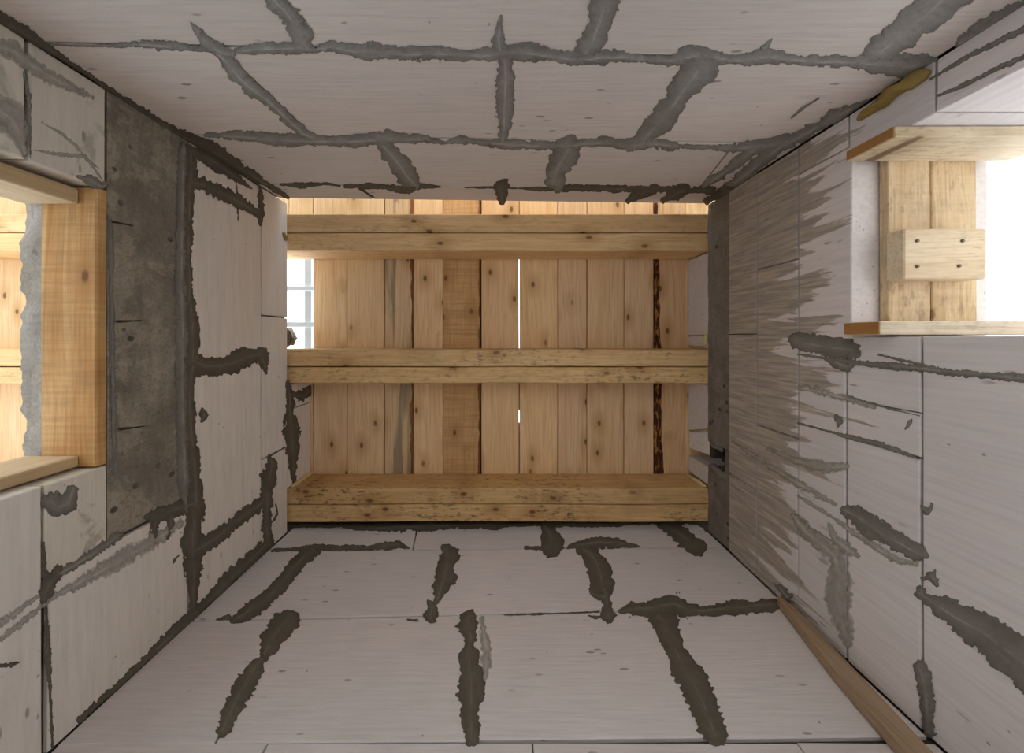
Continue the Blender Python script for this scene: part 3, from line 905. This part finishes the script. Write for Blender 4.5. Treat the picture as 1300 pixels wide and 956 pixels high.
# ------------------------------------------------------------------ foam and lumps
blob('foam_bead', [(onR(1091, 152, 0.004), 0.006), (onR(1110, 138, 0.006), 0.010), (onR(1135, 120, 0.007), 0.015), (onR(1160, 103, 0.007), 0.016), (onR(1184, 91, 0.004), 0.009)], 'foam', wr, 3, 0.75)['label'] = 'yellow expanding foam in the joint'
blob('foam_bead', [(P(0.789, -0.012, 1.203), 0.010), (P(0.788, 0.010, 1.203), 0.012), (P(0.789, 0.028, 1.206), 0.007)], 'foam_pale', wr, 6, 0.5)
blob('foam_bead', [(P(0.775, 0.571, 1.31), 0.006), (P(0.785, 0.572, 1.25), 0.010), (P(0.789, 0.572, 1.205), 0.008)], 'foam_pale', wr, 16, 0.4)
blob('foam_bead', [(P(-0.79, 0.570, 1.325), 0.007), (P(-0.792, 0.571, 1.27), 0.012), (P(-0.795, 0.571, 1.205), 0.010)], 'foam_pale', wl, 26, 0.4)
blob('foam_bead', [(onL(358, 296, 0.002), 0.006), (onL(361, 299, 0.003), 0.009), (onL(362, 306, 0.002), 0.006)], 'foam', wl, 36, 0.5)
blob('mortar_lump', [(P(-0.872, 0.004, 1.18), 0.05), (P(-0.868, 0.002, 1.24), 0.052), (P(-0.862, 0.0, 1.285), 0.040), (P(-0.862, 0.0, 1.31), 0.024)], 'mortar_mid', wl, 9, 0.35)

# ------------------------------------------------------------------ mortar smears, wall by wall
def many(parent, fn, mat, lst, **kw):
    drag = {onT: (0.07, 0.20), onB: (0.07, 0.19), onL: (0.26, 0.07), onR: (0.09, 0.20)}[fn]
    kw.setdefault('rag', {onT: 1.0, onB: 1.1, onL: 1.2, onR: 1.1}[fn])
    for pts in lst:
        smear(parent, fn, pts, mat, drag=drag, **kw)

many(wt, onT, 'mortar_grey', [
    [(60,56,1.5),(110,58,1.5),(150,57,2.5),(185,55,5),(205,57,6),(240,60,4),(275,64,3)],
    [(300,64,3),(320,62,7),(350,60,8),(380,60,9),(394,62,5)],
    [(400,62,4),(420,58,8),(450,64,9),(500,67,10),(560,67,9),(610,70,7),(640,66,12),(670,66,11),(700,70,9),(730,75,8),(760,72,8),(790,71,8),(820,75,4)],
    [(820,76,3),(850,76,7),(880,70,13),(905,71,11),(925,75,6),(950,75,8),(975,70,10),(1000,75,7),(1040,77,7),(1080,78,7),(1110,80,12),(1150,83,14),(1178,80,12),(1188,76,4)],
    [(242,28,0.8),(255,44,6),(268,58,8),(283,66,9),(296,68,3)],
    [(275,66,4),(287,76,9),(300,92,11),(315,108,10),(335,122,9),(355,140,7),(370,155,7),(385,168,8),(400,176,4)],
    [(337,-14,11),(350,0,12),(362,12,12),(375,30,13),(384,46,13),(390,60,7)],
    [(782,-30,18),(773,-8,18),(766,10,17),(760,30,15),(752,50,15),(744,66,13)],
    [(1225,-26,27),(1200,-6,26),(1182,12,24),(1160,30,20),(1135,50,20),(1112,70,18)],
    [(636,19,1.5),(634,36,5),(633,50,8),(635,62,9)],
    [(641,76,9),(642,100,11),(641,130,11),(640,160,9),(638,178,6)],
    [(892,83,20),(880,96,21),(868,112,17),(856,130,15),(842,148,16),(828,164,14),(817,178,11)],
    [(262,171,3),(300,172,6),(340,176,8),(380,178,8),(420,179,6),(460,178,8),(490,175,9),(520,176,6),(542,176,5),(565,181,2)],
    [(565,181,1.5),(585,177,5),(604,180,3),(640,182,6),(680,184,7),(715,185,5),(740,182,5),(765,180,7),(800,183,9),(830,181,9),(860,185,5)],
    [(860,185,3),(900,187,3),(930,188,6),(960,185,8),(985,183,10),(1005,178,6)],
    [(487,185,10),(498,197,14),(510,212,14),(519,226,12),(528,234,6)],
    [(722,188,16),(714,202,15),(706,216,14),(703,230,11),(708,236,7)],
    [(962,186,8),(938,204,7),(914,222,6),(892,238,4)],
    [(1000,178,8),(972,200,9),(948,220,8),(920,240,6)],
    [(1320,-2,12),(1290,16,14),(1252,36,13),(1218,54,5)],
    [(1100,128,2),(1062,147,7),(1030,165,8),(995,184,7)],
    [(1004,150,0.8),(1018,138,2.0),(1040,124,0.8)],
    [(962,66,1),(972,58,4),(981,48,1)],
])
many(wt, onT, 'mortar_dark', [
    [(356,234,1.5),(385,235,4),(415,233,2),(432,236,1)],  # course joint under the wall top, its shade put into the dark mortar tone
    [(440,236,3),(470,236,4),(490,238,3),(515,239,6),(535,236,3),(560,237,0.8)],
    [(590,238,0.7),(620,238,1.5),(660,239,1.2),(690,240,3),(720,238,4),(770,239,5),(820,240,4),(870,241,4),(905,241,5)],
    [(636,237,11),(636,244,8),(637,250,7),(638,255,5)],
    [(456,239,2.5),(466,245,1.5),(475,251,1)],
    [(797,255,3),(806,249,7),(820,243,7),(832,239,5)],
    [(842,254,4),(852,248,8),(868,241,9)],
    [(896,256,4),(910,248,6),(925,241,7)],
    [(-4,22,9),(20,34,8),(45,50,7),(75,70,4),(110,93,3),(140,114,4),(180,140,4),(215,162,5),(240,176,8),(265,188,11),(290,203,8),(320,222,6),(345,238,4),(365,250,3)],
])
many(wl, onL, 'mortar_dark', [
    [(240,187,4),(243,210,7),(240,235,8),(239,280,6),(238,330,5),(240,380,6),(244,420,9),(244,460,8),(240,500,6),(241,540,7),(246,590,8),(248,622,10),(246,660,13),(243,690,14),(246,720,11),(244,750,7),(246,782,3)],
    [(244,192,6),(262,200,10),(280,211,9),(300,226,5),(320,240,1)],
    [(242,231,7),(262,236,9),(285,246,8),(305,258,7),(329,272,5)],
    [(330,234,2),(331,250,4),(331,264,4),(330,285,2)],
    [(242,458,15),(258,464,13),(278,465,12),(296,460,12),(315,453,13),(329,449,10),(335,462,6),(338,474,2)],
    [(257,519,2),(258,527,5),(256,535,2)],
    [(246,700,13),(262,690,12),(277,680,9),(295,666,8),(315,650,8),(330,640,8),(338,630,4)],
    [(341,578,1.5),(345,590,7),(341,605,10),(338,622,7),(338,650,6),(338,672,6),(341,692,7)],
    [(350,640,1),(352,652,1.6),(347,661,1.6),(342,664,1)],
    [(365,486,3),(368,506,6),(368,527,7),(370,551,9),(372,582,7),(373,618,1.5)],
    [(370,500,3),(384,503,7),(395,494,6)],
    [(341,580,1),(352,573,1),(361,568,1)],
    [(186,657,4),(203,653,9),(222,646,10),(243,640,12)],
    [(198,655,4),(196,672,5),(195,690,2)],
    [(218,648,5),(216,668,5),(213,682,2)],
    [(75,726,8),(63,738,12),(57,752,9),(55,762,4)],
    [(54,690,2),(57,728,4),(58,770,1.6),(59,800,3),(61,840,4),(63,868,2),(66,950,2)],
    [(0,846,2.5),(14,844,3),(24,841,1)],
    [(338,690,6),(318,710,9),(298,730,9),(275,752,8),(252,774,5)],  # black gap along the front corner, painted as dark strips
    [(250,776,6),(235,790,7),(210,813,7),(188,834,5),(160,860,4),(100,915,4)],
    [(228,704,0.8),(222,710,1.8),(219,716,0.8)],
    [(300,226,0.6),(302,275,1.5),(302,282,0.6)],
])
many(wl, onL, 'mortar_mid', [
    [(232,186,5),(231,230,7),(230,290,6),(229,350,7),(231,420,8),(230,490,8),(232,560,7),(234,620,7),(236,650,4)],
    [(140,280,2),(141,330,3),(142,400,3),(143,470,3),(144,540,3),(146,600,2)],
    [(152,679,5),(125,698,6),(98,715,5),(75,728,6)],
    [(137,232,3),(128,238,7),(112,228,6),(98,224,2)],
    [(30,92,2),(36,120,3),(37,160,2),(38,200,1)],
    [(64,636,14),(72,644,15),(84,640,13),(92,622,7)],
])
many(wl, onL, 'mortar_wash', [
    [(228,664,5),(190,690,10),(150,712,12),(110,735,7),(70,756,4),(0,812,4)],
    [(0,792,6),(30,770,4),(55,752,2)],
    [(0,60,10),(18,66,14),(40,84,9),(75,104,8),(118,124,3)],
    [(-4,140,22),(12,150,22),(24,170,12),(30,196,4)],
    [(52,155,1),(75,168,2),(95,184,2),(115,208,2),(132,232,1)],
    [(40,190,1),(75,196,3),(105,198,3),(125,214,1)],
], hgt=0.0014)
many(wr, onR, 'mortar_mid', [
    [(1012,433,10),(1030,437,12),(1055,441,13),(1082,444,13)],
    [(1048,456,2),(1064,461,5),(1076,466,8),(1084,462,4)],
    [(1013,450,1.5),(1060,457,3),(1100,462,4),(1170,468,5),(1220,474,4),(1310,481,5)],
    [(1076,504,2),(1110,513,2),(1130,519,1.5),(1168,528,0.7)],
    [(1013,537,1.5),(1050,547,1.5),(1075,554,2.5),(1110,562,3.5),(1140,572,3),(1168,583,0.8)],
    [(1074,648,7),(1090,656,13),(1105,668,13),(1125,680,13),(1145,690,13),(1165,702,11),(1176,706,4)],
    [(1168,752,7),(1190,768,13),(1215,784,18),(1245,800,23),(1270,818,27),(1300,840,30),(1330,865,30)],
    [(1172,735,3),(1184,730,6),(1190,742,3)],
    [(1168,846,8),(1175,865,11),(1178,890,9),(1180,930,7)],
    [(1170,642,2),(1178,650,4),(1184,640,2)],
    [(1062,528,3),(1066,535,5),(1064,541,2)],
    [(1150,545,2),(1154,538,4),(1158,532,1)],
    [(1190,122,1.5),(1225,108,3),(1265,88,4),(1310,68,4)],
    [(1182,100,2),(1230,72,3),(1290,42,4),(1320,28,4)],
    [(984,742,2),(992,748,5),(1002,760,5)],
    [(1116,450,1.5),(1140,456,1.5),(1176,464,2)],
])
many(wr, onR, 'mortar_wash', [
    [(1008,655,5),(1025,676,9),(1045,692,10),(1060,705,11),(1066,730,14),(1064,760,17),(1070,790,15),(1078,818,6)],
    [(1052,664,2),(1060,684,6),(1078,698,8),(1090,706,3)],
    [(1014,630,2),(1050,652,3),(1090,680,4),(1140,712,5),(1165,716,3)],
    [(930,560,2),(975,590,4),(1010,612,5),(1060,640,3)],
    [(975,570,3),(1020,588,7),(1050,594,7),(1074,592,5)],
    [(1015,492,4),(1045,498,6),(1075,506,5),(1110,516,3)],
], hgt=0.0014)
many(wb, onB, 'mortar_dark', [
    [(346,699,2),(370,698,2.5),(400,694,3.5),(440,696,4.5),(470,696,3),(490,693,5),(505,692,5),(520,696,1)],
    [(372,668,2),(430,668,3),(480,671,5),(540,669,6),(580,667,4),(620,667,5),(660,667,2)],  # wall top strips; shade of the recess by the beam is in their tone
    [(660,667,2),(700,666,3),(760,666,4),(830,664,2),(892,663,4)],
    [(621,669,2),(626,671,4),(631,672,2)],
    [(691,667,6),(697,676,9),(700,686,15),(698,695,13)],
    [(668,695,2),(690,697,3),(715,696,2)],
    [(722,695,3),(740,692,6),(765,689,7),(785,690,6),(812,694,1)],
    [(844,667,8),(858,675,10),(872,685,12),(884,694,12)],
    [(888,664,4),(898,670,5),(908,678,3)],
    [(398,700,8),(388,706,9),(377,717,9),(362,735,9),(345,755,10),(328,768,12),(308,782,9),(294,789,3)],
    [(566,698,7),(569,708,13),(567,720,11),(565,733,14),(560,746,10),(557,758,6),(552,768,2)],
    [(545,764,3),(549,772,5),(547,782,9),(549,789,3)],
    [(740,698,10),(750,704,13),(758,716,13),(763,732,14),(765,744,14),(768,752,6),(771,765,7),(771,780,10)],
    [(750,751,2),(757,757,5),(768,759,5)],
    [(788,776,3),(805,773,9),(822,774,10),(840,770,12),(856,768,13),(872,775,9),(890,777,6),(915,774,8),(950,771,8),(996,767,7)],
    [(835,783,10),(845,790,16),(848,805,14),(855,820,12),(862,835,14),(872,852,18),(882,870,20),(895,900,20),(908,935,14)],
    [(596,785,12),(594,797,13),(598,810,8),(597,816,5)],
    [(596,816,7),(595,830,12),(597,848,14),(598,868,16),(598,900,14),(599,938,9)],
    [(366,787,14),(354,800,16),(344,815,15),(336,832,10),(332,838,3)],
    [(332,838,5),(325,848,10),(315,864,13),(300,890,12),(282,930,8)],
    [(517,787,1),(524,788,2),(531,787,1)],
    [(934,706,2),(960,728,3),(985,750,5),(1002,766,5)],
    [(275,787,1),(290,784,3),(300,787,1)],
    [(747,782,1),(756,784,2.5),(763,783,1)],
    [(640,781,0.8),(680,780,1.4),(720,779,1),(760,777,1.2)],
])
many(wb, onB, 'mortar_wash', [
    [(612,786,4),(618,830,7),(616,860,5)],
], hgt=0.0008)
